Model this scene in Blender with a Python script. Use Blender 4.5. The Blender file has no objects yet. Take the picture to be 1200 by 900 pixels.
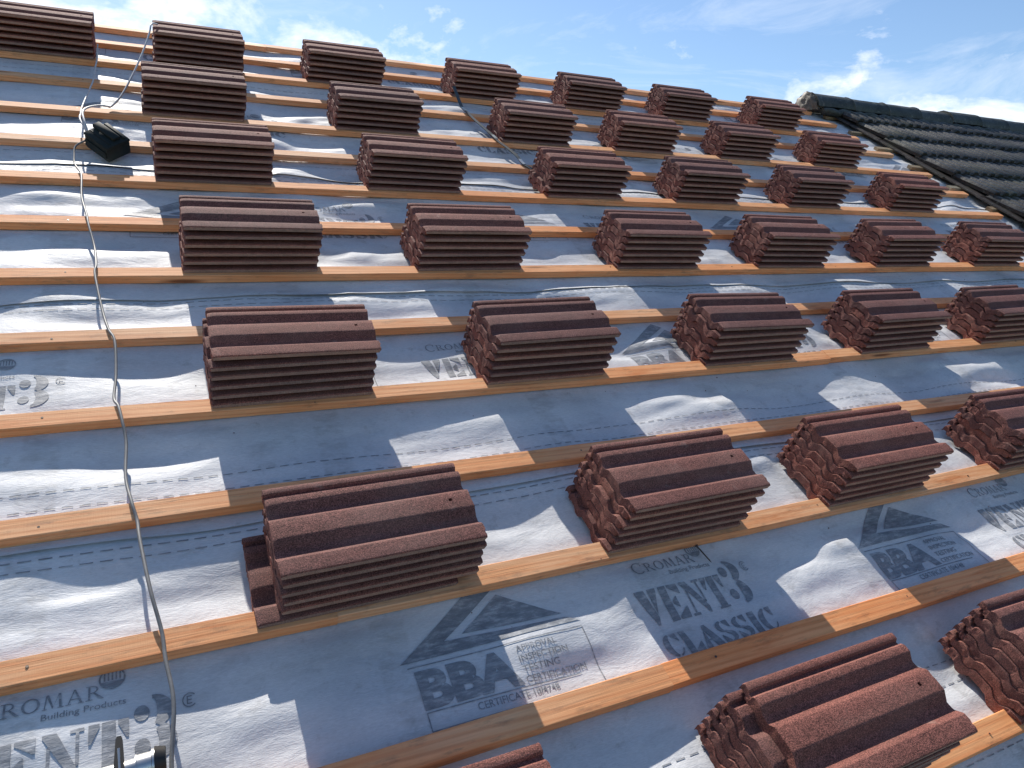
import bpy, bmesh, math, random
import numpy as np
from mathutils import Matrix, Vector

S = bpy.context.scene
C = S.collection
R = math.radians
PITCH = R(30.0)
GAUGE = 0.3306
# roof frame (u along the battens, v up the slope, n off the roof) -> world
M = Matrix.Translation((-5.0, 0, 8.0)) @ Matrix.Rotation(PITCH, 4, 'X')

# ------------------------------------------------------------------ helpers
def link(o):
    C.objects.link(o)
    return o

def tag(o, label=None, cat=None, group=None, kind=None):
    if label: o['label'] = label
    if cat: o['category'] = cat
    if group: o['group'] = group
    if kind: o['kind'] = kind
    return o

def mesh_obj(name, verts, faces, mats, parent=None, mat_idx=None, smooth=None):
    me = bpy.data.meshes.new(name)
    me.from_pydata([tuple(v) for v in verts], [], faces)
    for m in (mats if isinstance(mats, (list, tuple)) else [mats]):
        me.materials.append(m)
    if mat_idx is not None:
        me.polygons.foreach_set('material_index', mat_idx)
    finish(me, smooth)
    o = link(bpy.data.objects.new(name, me))
    if parent is not None: o.parent = parent
    return o

def finish(me, smooth=None):
    me.validate()
    if smooth is not None:
        me.polygons.foreach_set('use_smooth', [True] * len(me.polygons))
        if smooth < 180:
            me.set_sharp_from_angle(angle=R(smooth))
    me.update()

def bm_obj(name, bm, mats, parent=None, smooth=None):
    me = bpy.data.meshes.new(name)
    bm.normal_update()
    bm.to_mesh(me); bm.free()
    for m in (mats if isinstance(mats, (list, tuple)) else [mats]):
        me.materials.append(m)
    finish(me, smooth)
    o = link(bpy.data.objects.new(name, me))
    if parent is not None: o.parent = parent
    return o

def empty(name, mat):
    o = link(bpy.data.objects.new(name, None))
    o.empty_display_size = 0.05
    o.matrix_world = mat
    return o

def roof_at(u, v, n, rz=0.0, rx=0.0, ry=0.0):
    return M @ Matrix.Translation((u, v, n)) @ Matrix.Rotation(rz, 4, 'Z') @ Matrix.Rotation(rx, 4, 'X') @ Matrix.Rotation(ry, 4, 'Y')

def add_box(bm, lo, hi, bev=0.0, mat=None, mi=0):
    g = bmesh.ops.create_cube(bm, size=1.0)
    vs = g['verts']
    for v in vs:
        v.co = Vector([lo[i] + (v.co[i] + .5) * (hi[i] - lo[i]) for i in range(3)])
    fs = list({f for v in vs for f in v.link_faces})
    for f in fs: f.material_index = mi
    if bev > 0:
        es = list({e for v in vs for e in v.link_edges})
        r = bmesh.ops.bevel(bm, geom=es, offset=bev, segments=2, affect='EDGES', profile=.5)
        vs = list({v for f in r['faces'] for v in f.verts} | {v for v in vs if v.is_valid})
        for f in r['faces']: f.material_index = mi
    if mat is not None:
        bmesh.ops.transform(bm, matrix=mat, verts=vs)
    return vs

def add_cyl(bm, a, b, r0, r1=None, seg=20, caps=True):
    r1 = r0 if r1 is None else r1
    a, b = Vector(a), Vector(b)
    d = (b - a).normalized()
    x = d.orthogonal().normalized(); y = d.cross(x)
    ra = []; rb = []
    for i in range(seg):
        t = 2 * math.pi * i / seg
        o = x * math.cos(t) + y * math.sin(t)
        ra.append(bm.verts.new(a + o * r0)); rb.append(bm.verts.new(b + o * r1))
    for i in range(seg):
        bm.faces.new((ra[i], ra[(i + 1) % seg], rb[(i + 1) % seg], rb[i]))
    if caps:
        bm.faces.new(ra[::-1]); bm.faces.new(rb)

def spline(pts, sub=8):
    P = [Vector(p) for p in pts]
    P = [P[0] * 2 - P[1]] + P + [P[-1] * 2 - P[-2]]
    out = []
    for i in range(1, len(P) - 2):
        a, b, c, d = P[i - 1:i + 3]
        for k in range(sub):
            t = k / sub
            out.append(.5 * ((2 * b) + (c - a) * t + (2 * a - 5 * b + 4 * c - d) * t * t + (3 * b - a - 3 * c + d) * t ** 3))
    out.append(P[-2])
    return out

def add_tube(bm, path, r, seg=8, twist=0.0):
    up = Vector((0, 0, 1)); rings = []
    for i, p in enumerate(path):
        d = (path[min(i + 1, len(path) - 1)] - path[max(i - 1, 0)]).normalized()
        x = d.cross(up)
        if x.length < 1e-4: x = Vector((1, 0, 0))
        x.normalize(); y = x.cross(d)
        ring = []
        for k in range(seg):
            t = 2 * math.pi * k / seg + twist * i
            ring.append(bm.verts.new(p + (x * math.cos(t) + y * math.sin(t)) * r))
        rings.append(ring)
    for a, b in zip(rings, rings[1:]):
        for k in range(seg):
            bm.faces.new((a[k], a[(k + 1) % seg], b[(k + 1) % seg], b[k]))
    bm.faces.new(rings[0][::-1]); bm.faces.new(rings[-1])

# ------------------------------------------------------------------ numpy noise
def _hash(ix, iy, seed):
    h = (ix.astype(np.int64) * 374761393 + iy.astype(np.int64) * 668265263 + seed * 982451653) & 0xffffffff
    h = ((h ^ (h >> 13)) * 1274126177) & 0xffffffff
    h = h ^ (h >> 16)
    return (h & 0xffff) / 65535.0 * 2 - 1

def vnoise(x, y, seed=0):
    x = np.asarray(x, float); y = np.asarray(y, float)
    ix = np.floor(x).astype(np.int64); iy = np.floor(y).astype(np.int64)
    fx = x - ix; fy = y - iy
    fx = fx ** 3 * (fx * (fx * 6 - 15) + 10); fy = fy ** 3 * (fy * (fy * 6 - 15) + 10)
    a = _hash(ix, iy, seed); b = _hash(ix + 1, iy, seed)
    c = _hash(ix, iy + 1, seed); d = _hash(ix + 1, iy + 1, seed)
    return (a * (1 - fx) + b * fx) * (1 - fy) + (c * (1 - fx) + d * fx) * fy

def sstep(x, a, b):
    t = np.clip((x - a) / (b - a), 0, 1)
    return t * t * (3 - 2 * t)

# ------------------------------------------------------------------ materials
def new_mat(name):
    m = bpy.data.materials.new(name); m.use_nodes = True
    nt = m.node_tree; nt.nodes.clear()
    out = nt.nodes.new('ShaderNodeOutputMaterial')
    b = nt.nodes.new('ShaderNodeBsdfPrincipled')
    nt.links.new(b.outputs[0], out.inputs[0])
    return m, nt, b

class NT:
    def __init__(s, nt): s.nt = nt
    def n(s, t, **k):
        x = s.nt.nodes.new(t)
        for a, v in k.items(): setattr(x, a, v)
        return x
    def l(s, a, b): s.nt.links.new(a, b)
    def coord(s, scale=(1, 1, 1), kind='Object', loc=None):
        tc = s.n('ShaderNodeTexCoord'); mp = s.n('ShaderNodeMapping')
        mp.inputs['Scale'].default_value = scale
        if loc is not None: s.l(loc, mp.inputs['Location'])
        s.l(tc.outputs[kind], mp.inputs['Vector'])
        return mp.outputs[0]
    def noise(s, vec, scale, detail=4, rough=.55, dist=0.0):
        x = s.n('ShaderNodeTexNoise')
        x.inputs['Scale'].default_value = scale; x.inputs['Detail'].default_value = detail
        x.inputs['Roughness'].default_value = rough; x.inputs['Distortion'].default_value = dist
        s.l(vec, x.inputs['Vector'])
        return x.outputs['Fac']
    def ramp(s, fac, stops):
        x = s.n('ShaderNodeValToRGB'); e = x.color_ramp.elements
        while len(e) < len(stops): e.new(.5)
        for i, (p, c) in enumerate(stops):
            e[i].position = p
            e[i].color = (c, c, c, 1) if isinstance(c, (int, float)) else (*c, 1)
        s.l(fac, x.inputs[0])
        return x.outputs[0]
    def mix(s, a, b, fac, mode='MIX'):
        x = s.n('ShaderNodeMix', data_type='RGBA', blend_type=mode)
        for v, i in ((fac, 0), (a, 6), (b, 7)):
            if isinstance(v, (int, float)): x.inputs[i].default_value = v
            elif isinstance(v, tuple): x.inputs[i].default_value = (*v, 1)
            else: s.l(v, x.inputs[i])
        return x.outputs[2]
    def math(s, op, a, b=0.0, clamp=False):
        x = s.n('ShaderNodeMath', operation=op, use_clamp=clamp)
        for v, i in ((a, 0), (b, 1)):
            if isinstance(v, (int, float)): x.inputs[i].default_value = v
            else: s.l(v, x.inputs[i])
        return x.outputs[0]
    def bump(s, h, strength, dist, prev=None):
        x = s.n('ShaderNodeBump'); x.inputs['Strength'].default_value = strength; x.inputs['Distance'].default_value = dist
        s.l(h, x.inputs['Height'])
        if prev is not None: s.l(prev, x.inputs['Normal'])
        return x.outputs[0]
    def rnd(s):
        return s.n('ShaderNodeObjectInfo').outputs['Random']
    def vec(s, f, k=37.0):
        x = s.n('ShaderNodeCombineXYZ')
        for i in range(3): s.l(s.math('MULTIPLY', f, k * (1 + .37 * i)), x.inputs[i])
        return x.outputs[0]

def mat_tile(name, base, grain=1.0):
    m, nt, b = new_mat(name); q = NT(nt)
    rv = q.rnd(); off = q.vec(rv)
    co = q.coord(loc=off)
    g = q.noise(co, 430, 2, .8)
    big = q.noise(co, 9, 4, .6)
    mid = q.noise(co, 60, 3, .6)
    c = q.mix(tuple(x * .72 for x in base), tuple(min(1, x * 1.30) for x in base), big)
    c = q.mix(c, q.ramp(g, [(.32, .12), (.5, .92), (.68, 2.2)]), .9 * grain, 'MULTIPLY')
    c = q.mix(c, q.ramp(mid, [(.3, .82), (.7, 1.14)]), .8, 'MULTIPLY')
    # pale scuffs and cement bloom
    sc = q.ramp(q.noise(co, 14, 5, .68), [(.63, 0.0), (.76, 1.0)])
    c = q.mix(c, (.36, .25, .21), q.math('MULTIPLY', sc, .55))
    # per tile tint
    dust = q.ramp(q.noise(q.coord((2.5, 7, 7), loc=off), 1.6, 5, .62), [(.46, 0.0), (.70, 1.0)])
    c = q.mix(c, (.33, .215, .18), q.math('MULTIPLY', dust, .22))
    tint = q.ramp(rv, [(0, (.78, .80, .84)), (.5, (1, 1, 1)), (1, (1.18, 1.08, 1.0))])
    c = q.mix(c, tint, 1.0, 'MULTIPLY')
    q.l(c, b.inputs['Base Color'])
    b.inputs['Roughness'].default_value = .82
    b.inputs['Specular IOR Level'].default_value = .28
    bp = q.bump(mid, .25, .003)
    bp = q.bump(g, .8 * grain, .0017, bp)
    q.l(bp, b.inputs['Normal'])
    return m

def mat_wood(name='batten_timber', grey=False):
    m, nt, b = new_mat(name); q = NT(nt)
    rv = q.rnd(); off = q.vec(rv, 23.0)
    fine = q.noise(q.coord((3, 120, 120), loc=off), 1.6, 5, .6, .3)
    ring = q.n('ShaderNodeTexWave', wave_type='BANDS', bands_direction='DIAGONAL')
    ring.inputs['Scale'].default_value = 1.0; ring.inputs['Distortion'].default_value = 5.0
    ring.inputs['Detail'].default_value = 3; ring.inputs['Detail Scale'].default_value = .8
    q.l(q.coord((1.1, 34, 48), loc=off), ring.inputs['Vector'])
    patch = q.noise(q.coord((1.6, 8, 8), loc=off), 1.3, 4, .6)
    saw = q.noise(q.coord((260, 18, 60), loc=off), 1.0, 3, .6)
    if grey:
        lo, mi, hi = (.10, .085, .06), (.20, .17, .12), (.32, .28, .20)
    else:
        lo, mi, hi = (.60, .195, .068), (.78, .370, .165), (.84, .490, .270)
    c = q.mix(mi, hi, q.ramp(patch, [(.38, 0.0), (.62, 1.0)]))
    c = q.mix(c, lo, q.math('MULTIPLY', q.ramp(ring.outputs['Fac'], [(.45, 0.0), (.95, 1.0)]), .34))
    c = q.mix(c, q.ramp(fine, [(.25, .80), (.55, 1.0), (.8, 1.10)]), .8, 'MULTIPLY')
    # deep orange resin and preservative patches
    pat = q.ramp(q.noise(q.coord((3.2, 22, 22), loc=off), 1.0, 5, .7), [(.56, 0.0), (.74, 1.0)])
    if not grey: c = q.mix(c, (.50, .13, .025), q.math('MULTIPLY', pat, .72))
    # knots
    vo = q.n('ShaderNodeTexVoronoi', feature='F1'); vo.inputs['Scale'].default_value = 1.0
    q.l(q.coord((2.1, 17, 17), loc=off), vo.inputs['Vector'])
    kn = q.ramp(vo.outputs['Distance'], [(.07, 1.0), (.17, 0.0)])
    c = q.mix(c, (.15, .05, .018), q.math('MULTIPLY', kn, .85))
    # grime
    dirt = q.ramp(q.noise(q.coord((7, 30, 30), loc=off), 1.5, 6, .72), [(.54, 0.0), (.76, 1.0)])
    c = q.mix(c, (.10, .085, .07), q.math('MULTIPLY', dirt, .62))
    tint = q.ramp(rv, [(0, (.95, .97, 1.0)), (.45, (1, .94, .88)), (1, (1.05, .82, .62))])
    c = q.mix(c, tint, 1.0, 'MULTIPLY')
    q.l(c, b.inputs['Base Color'])
    b.inputs['Roughness'].default_value = .72
    b.inputs['Specular IOR Level'].default_value = .3
    bp = q.bump(fine, .5, .0016)
    bp = q.bump(saw, .35, .0012, bp)
    q.l(bp, b.inputs['Normal'])
    return m

def felt_nodes(q, b):
    co = q.coord(kind='Generated') if False else q.coord()
    weave = q.noise(q.coord((90, 420, 200)), 1.0, 3, .65)
    spot = q.noise(co, 330, 2, .6)
    crease = q.noise(q.coord((9, 20, 9)), 1.0, 5, .62, .8)
    fold = q.noise(q.coord((5, 9, 5)), 1.6, 3, .5, 1.2)
    stain = q.noise(q.coord((2.3, 3.6, 2)), 1.2, 6, .65)
    dirt = q.noise(q.coord((13, 13, 13)), 1.4, 6, .75)
    c = q.mix((.52, .53, .55), (.67, .675, .685), q.ramp(stain, [(.35, 0.0), (.65, 1.0)]))
    c = q.mix(c, q.ramp(weave, [(.3, .84), (.7, 1.1)]), .7, 'MULTIPLY')
    c = q.mix(c, (.26, .25, .235), q.math('MULTIPLY', q.ramp(dirt, [(.57, 0.0), (.78, 1.0)]), .62))
    smear = q.noise(q.coord((3.0, 7.5, 3), loc=None), 1.9, 7, .72, .5)
    c = q.mix(c, (.31, .315, .325), q.math('MULTIPLY', q.ramp(smear, [(.55, 0.0), (.72, 1.0)]), .42))
    # rub marks where the sheet bears on the rafters below
    sx = q.n('ShaderNodeSeparateXYZ'); q.l(q.coord(), sx.inputs[0])
    ph = q.math('FRACT', q.math('MULTIPLY', q.math('SUBTRACT', sx.outputs[0], 3.445), 1 / .655))
    band = q.math('MULTIPLY', q.ramp(ph, [(.0, 0.0), (.012, 1.0), (.115, 1.0), (.128, 0.0)]), q.ramp(q.noise(q.coord((16, 40, 16)), 1.0, 4, .7), [(.42, 0.0), (.66, 1.0)]))
    c = q.mix(c, (.30, .295, .285), q.math('MULTIPLY', band, .42))
    grit = q.noise(q.coord((1, 1, 1)), 160, 3, .8)
    c = q.mix(c, (.16, .15, .14), q.math('MULTIPLY', q.ramp(grit, [(.74, 0.0), (.80, 1.0)]), .6))
    c = q.mix(c, (.36, .34, .32), q.math('MULTIPLY', q.ramp(spot, [(.70, 0.0), (.78, 1.0)]), .4))
    bp = q.bump(fold, .16, .010)
    bp = q.bump(crease, .34, .007, bp)
    bp = q.bump(weave, .45, .0015, bp)
    q.l(bp, b.inputs['Normal'])
    b.inputs['Roughness'].default_value = .58
    b.inputs['Specular IOR Level'].default_value = .30
    return c, weave, dirt

def mat_felt():
    m, nt, b = new_mat('membrane_fabric'); q = NT(nt)
    c, w, d = felt_nodes(q, b)
    q.l(c, b.inputs['Base Color'])
    return m

def mat_ink():
    m, nt, b = new_mat('membrane_print'); q = NT(nt)
    c, w, d = felt_nodes(q, b)
    wear = q.noise(q.coord((30, 90, 30)), 1.0, 4, .7)
    f = q.ramp(wear, [(.30, .30), (.50, .74), (.7, .90)])
    c = q.mix(c, (.125, .138, .16), f)
    q.l(c, b.inputs['Base Color'])
    return m

def mat_simple(name, col, rough=.5, metal=0.0, spec=.5, var=.25, scale=40, bump=.0):
    m, nt, b = new_mat(name); q = NT(nt)
    co = q.coord()
    n = q.noise(co, scale, 5, .65)
    c = q.mix(tuple(x * (1 - var) for x in col), tuple(min(1, x * (1 + var)) for x in col), q.ramp(n, [(.3, 0.0), (.7, 1.0)]))
    q.l(c, b.inputs['Base Color'])
    b.inputs['Roughness'].default_value = rough; b.inputs['Metallic'].default_value = metal
    b.inputs['Specular IOR Level'].default_value = spec
    if bump: q.l(q.bump(n, .5, bump), b.inputs['Normal'])
    return m

def mat_oldtile(name, base):
    m, nt, b = new_mat(name); q = NT(nt)
    co = q.coord()
    n1 = q.noise(co, 7, 5, .65); n2 = q.noise(co, 45, 5, .7); n3 = q.noise(co, 23, 6, .7)
    c = q.mix(tuple(x * .55 for x in base), tuple(x * 1.6 for x in base), q.ramp(n1, [(.35, 0.0), (.65, 1.0)]))
    c = q.mix(c, q.ramp(n2, [(.3, .5), (.7, 1.5)]), .8, 'MULTIPLY')
    c = q.mix(c, (.22, .215, .18), q.math('MULTIPLY', q.ramp(n3, [(.57, 0.0), (.69, 1.0)]), .65))
    c = q.mix(c, (.050, .055, .025), q.math('MULTIPLY', q.ramp(q.noise(co, 4.3, 5, .6), [(.5, 0.0), (.7, 1.0)]), .5))
    q.l(c, b.inputs['Base Color'])
    b.inputs['Roughness'].default_value = .58; b.inputs['Specular IOR Level'].default_value = .45
    q.l(q.bump(n2, .6, .006), b.inputs['Normal'])
    return m

TILE = mat_tile('tile_granules', (.182, .074, .060))
TILE_EDGE = mat_tile('tile_edge', (.270, .190, .158), .45)
WOOD = mat_wood()
WOOD_OLD = mat_wood('old_timber', True)
FELT = mat_felt()
INK = mat_ink()
OLD = mat_oldtile('weathered_tile', (.042, .040, .039))
OLD_EDGE = mat_oldtile('weathered_tile_edge', (.034, .026, .023))
MORTAR = mat_oldtile('old_mortar', (.085, .07, .056))
RIDGE = mat_oldtile('weathered_ridge', (.040, .042, .036))
CABLE = mat_simple('grey_cable_sheath', (.17, .17, .17), .5, 0, .4, .2, 60)
PLASTIC = mat_simple('dark_green_plastic', (.012, .019, .018), .7, 0, .3, .3, 25)
CHROME = mat_simple('bright_metal', (.60, .59, .57), .36, 1.0, .5, .15, 30)
BLACK = mat_simple('black_metal', (.018, .017, .016), .5, 0.2, .5, .3, 40)
LEAD_LIT = mat_simple('sunlit_lead_sheath', (.50, .50, .50), .5, 0, .4, .2, 60)  # lighter than the grey sheath: sunlight on the leads put into the colour
STRAP = mat_simple('dark_strap_webbing', (.05, .062, .07), .5, 0, .5, .35, 60)
SILVER = mat_simple('silver_strap_face', (.55, .58, .58), .35, .3, .5, .3, 60)
STEEL = mat_simple('nail_steel', (.12, .10, .085), .45, 1.0, .5, .3, 90)
DECK = mat_simple('rough_boards', (.12, .10, .08), .9, 0, .2, .3, 12)

# ------------------------------------------------------------------ roof layout
def vj(j):
    return {0: -.085, 1: -.362, 2: -.652, 3: -.962}.get(j, -GAUGE * j)

# stacks: row letter -> (batten index, [(u of the left end, u of the right end)])
ROWS = [
    (2,  [(3.125, 3.549), (3.817, 4.241), (4.572, 4.995), (5.427, 5.854), (6.206, 6.636), (6.977, 7.407), (7.850, 8.280)]),
    (4,  [(3.752, 4.173), (4.590, 5.018), (5.489, 5.918), (6.219, 6.649), (7.012, 7.447), (7.838, 8.272)]),
    (6,  [(3.779, 4.200), (4.592, 5.018), (5.463, 5.894), (6.230, 6.659), (7.032, 7.468), (7.890, 8.335)]),
    (8,  [(3.838, 4.260), (4.616, 5.044), (5.485, 5.917), (6.262, 6.707), (7.060, 7.510), (7.872, 8.310)]),
    (10, [(3.866, 4.290), (4.640, 5.071), (5.478, 5.919), (6.275, 6.722), (7.056, 7.490)]),
    (12, [(3.926, 4.356), (4.728, 5.156), (5.470, 5.912), (6.285, 6.715)]),
    (14, [(3.858, 4.283), (4.726, 5.151), (5.470, 5.895)]),
]
TILE_L, TILE_W, TILE_P = .425, .229, .0305

# ------------------------------------------------------------------ membrane relief
LAPS = [-4.595, -3.665, -2.735, -1.805, -.875]     # lower edges of the strips above each other
FOOT = []
for j, st in ROWS:
    for a, b in st: FOOT.append((a - .02, b + .02, vj(j) - .02, vj(j) + .27))

def relief(u, v, lap=True):
    u = np.asarray(u, float); v = np.asarray(v, float)
    # position within the bay between two battens: 0 at the batten, 1 in the middle
    bay = np.zeros_like(v) + 1.0
    for j in range(0, 18):
        d = np.abs(v - (vj(j) + .027))
        bay = np.minimum(bay, sstep(d, .02, .13))
    raf = .5 - .5 * np.cos(2 * np.pi * (u - 3.47) / .655)          # 0 on a rafter, 1 between rafters
    sag = -.0015 - .0050 * raf - .0045 * raf * bay
    wu = u + .05 * vnoise(u * 3, v * 3, 5)
    w1 = vnoise(wu * 3.3, v * 9.0 + 4 * vnoise(u * 1.1, v * .6, 9) * .35, 1)
    w2 = vnoise(wu * 6.1 + 11, v * 17.0, 2)
    w3 = vnoise(wu * 15.0 + 3, v * 24.0, 3)
    rid = (1 - np.abs(vnoise(u * 4.5 + v * 2.2, v * 8.5 - u * 2.0, 4))) ** 3
    amp = .35 + .65 * bay
    loose = .60 + .50 * sstep(vnoise(u * 1.3 + 7, v * 1.9, 8), -.5, .6)
    h = sag + amp * loose * (.0135 * w1 + .0052 * w2 + .0009 * w3 + .0022 * (rid - .3) * bay + .0021 * bay * vnoise(u * 2.7 + 2 * vnoise(u * 1.7, v * 3, 61), v * 27 + 1.5 * vnoise(u * 2.2, v * 2, 62), 63))
    # under stacks the sheet is pressed down
    for a, b, c, d in FOOT:
        m = sstep(u, a - .03, a + .01) * (1 - sstep(u, b - .01, b + .03)) * sstep(v, c - .03, c + .02) * (1 - sstep(v, d - .05, d + .02))
        h = np.where(m > 0, h * (1 - m) + np.minimum(h, -.004) * m, h)
    for j in range(0, 18):                                          # battens nailed over it
        m = sstep(v, vj(j) - .012, vj(j)) * (1 - sstep(v, vj(j) + .054, vj(j) + .066))
        h = h * (1 - m) + np.minimum(h, -.0015) * m
    return h

def strip_height(k, u, v):
    """sheet k lies over sheet k-1 at its lower edge; its upper margin runs under sheet k+1"""
    lo = LAPS[k] if k >= 0 else -9
    h = relief(u, v)
    if k >= 0:
        lift = .0026 + .0036 * (vnoise(u * 3.1 + 3 * k, v * 0 + k, 21) * .5 + .5) * (1.5 if k == 2 else 1.0)
        h = h + lift * (1 - sstep(v, lo, lo + .05)) + .0008
    nxt = LAPS[k + 1] if k + 1 < len(LAPS) else 9
    h = h - .0022 * sstep(v, nxt - .012, nxt + .004)
    return h

RIDGE_V = .035
U0, U1 = 1.6, 9.62
def strip_mesh(k):
    lo = LAPS[k] if k >= 0 else -5.9
    top = (LAPS[k + 1] + .13) if k + 1 < len(LAPS) else RIDGE_V
    du = .0105 if lo < -2.8 else .016
    dv = .0080 if lo < -2.8 else .010
    wav = k >= 0
    us = np.arange(U0, U1 + du, du); nv = int((top - lo) / dv) + 1
    vs = np.linspace(lo, top, nv)
    UU, VV = np.meshgrid(us, vs)
    if wav:                                                        # the cut edge is not ruler-straight
        edge = .006 * vnoise(us * 1.2 + 9 * k, us * 0, 31) + .003 * vnoise(us * 5, us * 0 + k, 32)
        VV = VV + edge[None, :] * np.clip(1 - (VV - lo) / .08, 0, 1)
    H = strip_height(k, UU, VV)
    if k + 1 == len(LAPS):                                          # folded over the ridge
        ex = []
        for t in np.arange(.012, .5, .03):
            ex.append((us, np.full_like(us, RIDGE_V + t * math.sin(PITCH)), H[-1] - t * math.cos(PITCH)))
        UU = np.vstack([UU] + [e[0] for e in ex]); VV = np.vstack([VV] + [e[1] for e in ex]); H = np.vstack([H] + [e[2] for e in ex])
    ny, nx = UU.shape
    co = np.stack([UU, VV, H], -1).reshape(-1, 3)
    idx = np.arange(nx * ny).reshape(ny, nx)
    f = np.stack([idx[:-1, :-1], idx[:-1, 1:], idx[1:, 1:], idx[1:, :-1]], -1).reshape(-1, 4)
    me = bpy.data.meshes.new('roofing_membrane')
    me.vertices.add(len(co)); me.vertices.foreach_set('co', co.ravel())
    me.loops.add(f.size); me.loops.foreach_set('vertex_index', f.ravel())
    me.polygons.add(len(f)); me.polygons.foreach_set('loop_start', np.arange(0, f.size, 4))
    me.polygons.foreach_set('use_smooth', np.ones(len(f), bool))
    me.update(calc_edges=True); me.validate()
    me.materials.append(FELT)
    o = link(bpy.data.objects.new('roofing_membrane', me))
    o.matrix_world = M
    return o

# ------------------------------------------------------------------ print on the membrane
def arc(cx, cy, ro, ri, a0, a1, n=14):
    o = []; i = []
    for k in range(n + 1):
        t = R(a0 + (a1 - a0) * k / n)
        o.append((cx + ro[0] * math.cos(t), cy + ro[1] * math.sin(t)))
        i.append((cx + ri[0] * math.cos(t), cy + ri[1] * math.sin(t)))
    return [[o[k], o[k + 1], i[k + 1], i[k]] for k in range(n)]

def disc(cx, cy, rx, ry, n=16):
    return [[(cx + rx * math.cos(2 * math.pi * k / n), cy + ry * math.sin(2 * math.pi * k / n)) for k in range(n)]]

def rect(x0, y0, x1, y1): return [[(x0, y0), (x1, y0), (x1, y1), (x0, y1)]]

STENCIL = {
 'V': [[(0, 1), (.46, 1), (.46, .93), (.40, .92), (.66, .22), (.56, 0), (.46, 0), (.08, .92), (0, .93)], [(.62, 1), (1, 1), (1, .93), (.90, .92), (.73, .40), (.68, .30), (.78, .92), (.62, .93)]],
 'E': rect(.04, 0, .40, 1) + [[(.46, 1), (.96, 1), (.96, .70), (.90, .70), (.80, .90), (.46, .92)], [(.46, 0), (.96, 0), (1, .32), (.93, .32), (.82, .10), (.46, .08)], [(.46, .46), (.60, .46), (.66, .34), (.70, .34), (.70, .66), (.66, .66), (.60, .54), (.46, .54)]],
 'N': [[(0, 1), (.34, 1), (.90, .16), (.90, 0), (.80, 0), (.14, .90), (0, .94)]] + rect(.12, .08, .20, .74) + rect(0, 0, .33, .07) + rect(.80, .30, .88, .93) + rect(.66, .93, 1, 1),
 'T': rect(.33, .05, .67, 1) + rect(.24, 0, .76, .06) + [[(.27, 1), (0, 1), (0, .62), (.06, .62), (.14, .88), (.27, .92)], [(.73, 1), (1, 1), (1, .62), (.94, .62), (.86, .88), (.73, .92)]],
 '3': arc(.44, .74, (.48, .26), (.10, .20), -70, 92) + disc(.18, .74, .18, .12) + arc(.44, .27, (.54, .28), (.12, .21), -92, 62) + disc(.18, .24, .18, .12),
 'C': arc(.56, .5, (.56, .5), (.20, .42), 98, 262) + [[(.62, .99), (.62, .92), (.80, .82), (.90, .62), (.96, .62), (.96, 1), (.90, 1), (.84, .95)]] + arc(.56, .5, (.44, .5), (.38, .43), 278, 335, 8),
 'L': rect(.06, 0, .44, 1) + [[(.50, 0), (.98, 0), (1, .36), (.93, .36), (.80, .10), (.50, .08)]],
 'A': [[(.42, 1), (.60, 1), (1, .08), (1, 0), (.58, 0), (.64, .10), (.34, .82)], [(.30, .74), (.34, .66), (.16, .08), (.30, .07), (.30, 0), (0, 0), (0, .07), (.08, .08)]] + rect(.26, .28, .50, .35),
 'S': arc(.46, .73, (.46, .27), (.16, .20), 95, 255) + [[(.30, .52), (.48, .56), (.94, .36), (.90, .14), (.60, .42)]] + arc(.50, .27, (.46, .27), (.18, .20), -95, 60) + [[(.54, .98), (.54, .91), (.74, .84), (.82, .66), (.88, .66), (.88, .99), (.80, .99)], [(.42, .01), (.42, .09), (.20, .16), (.10, .36), (.04, .36), (.04, .01), (.12, .01)]],
 'I': rect(.10, 0, .90, 1),
}
SERIF = {
 'C': arc(.55, .5, (.55, .5), (.42, .44), 48, 312, 22) + rect(.86, .66, .92, .95),
 'R': rect(.14, .04, .26, .97) + rect(0, 0, .40, .05) + rect(0, .95, .26, 1) + arc(.36, .74, (.36, .26), (.25, .21), -92, 92, 12) + rect(.26, .95, .37, 1) + rect(.26, .47, .37, .52) + [[(.40, .50), (.54, .50), (.98, .05), (1.06, 0), (.84, 0)]],
 'O': arc(.5, .5, (.5, .5), (.36, .44), 0, 360, 28),
 'M': [[(.10, .05), (.15, .05), (.23, .95), (.17, .95)], [(.17, 1), (.30, 1), (.54, .12), (.49, 0)], [(.49, 0), (.53, .1), (.76, 1), (.80, 1)], [(.74, 1), (.86, 1), (.93, .05), (.81, .05)]] + rect(.02, 0, .24, .05) + rect(.73, 0, 1.02, .05),
 'A': [[(.44, 1), (.54, 1), (.94, .05), (.80, .05)], [(.44, 1), (.48, .9), (.18, .05), (.12, .05)]] + rect(.24, .32, .70, .38) + rect(0, 0, .30, .05) + rect(.70, 0, 1.02, .05),
}
_txt = {}
def text_polys(body, bold=0.0):
    key = (body, bold)
    if key not in _txt:
        cu = bpy.data.curves.new('lettering', 'FONT'); cu.body = body; cu.offset = bold; cu.resolution_u = 4
        o = bpy.data.objects.new('lettering', cu); C.objects.link(o)
        dg = bpy.context.evaluated_depsgraph_get()
        me = bpy.data.meshes.new_from_object(o.evaluated_get(dg))
        vs = [(v.co.x, v.co.y) for v in me.vertices]
        pl = [[vs[i] for i in p.vertices] for p in me.polygons]
        bpy.data.objects.remove(o); bpy.data.curves.remove(cu); bpy.data.meshes.remove(me)
        xs = [p[0] for f in pl for p in f]; ys = [p[1] for f in pl for p in f]
        _txt[key] = (pl, min(xs), max(xs), min(ys), max(ys))
    return _txt[key]

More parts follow.
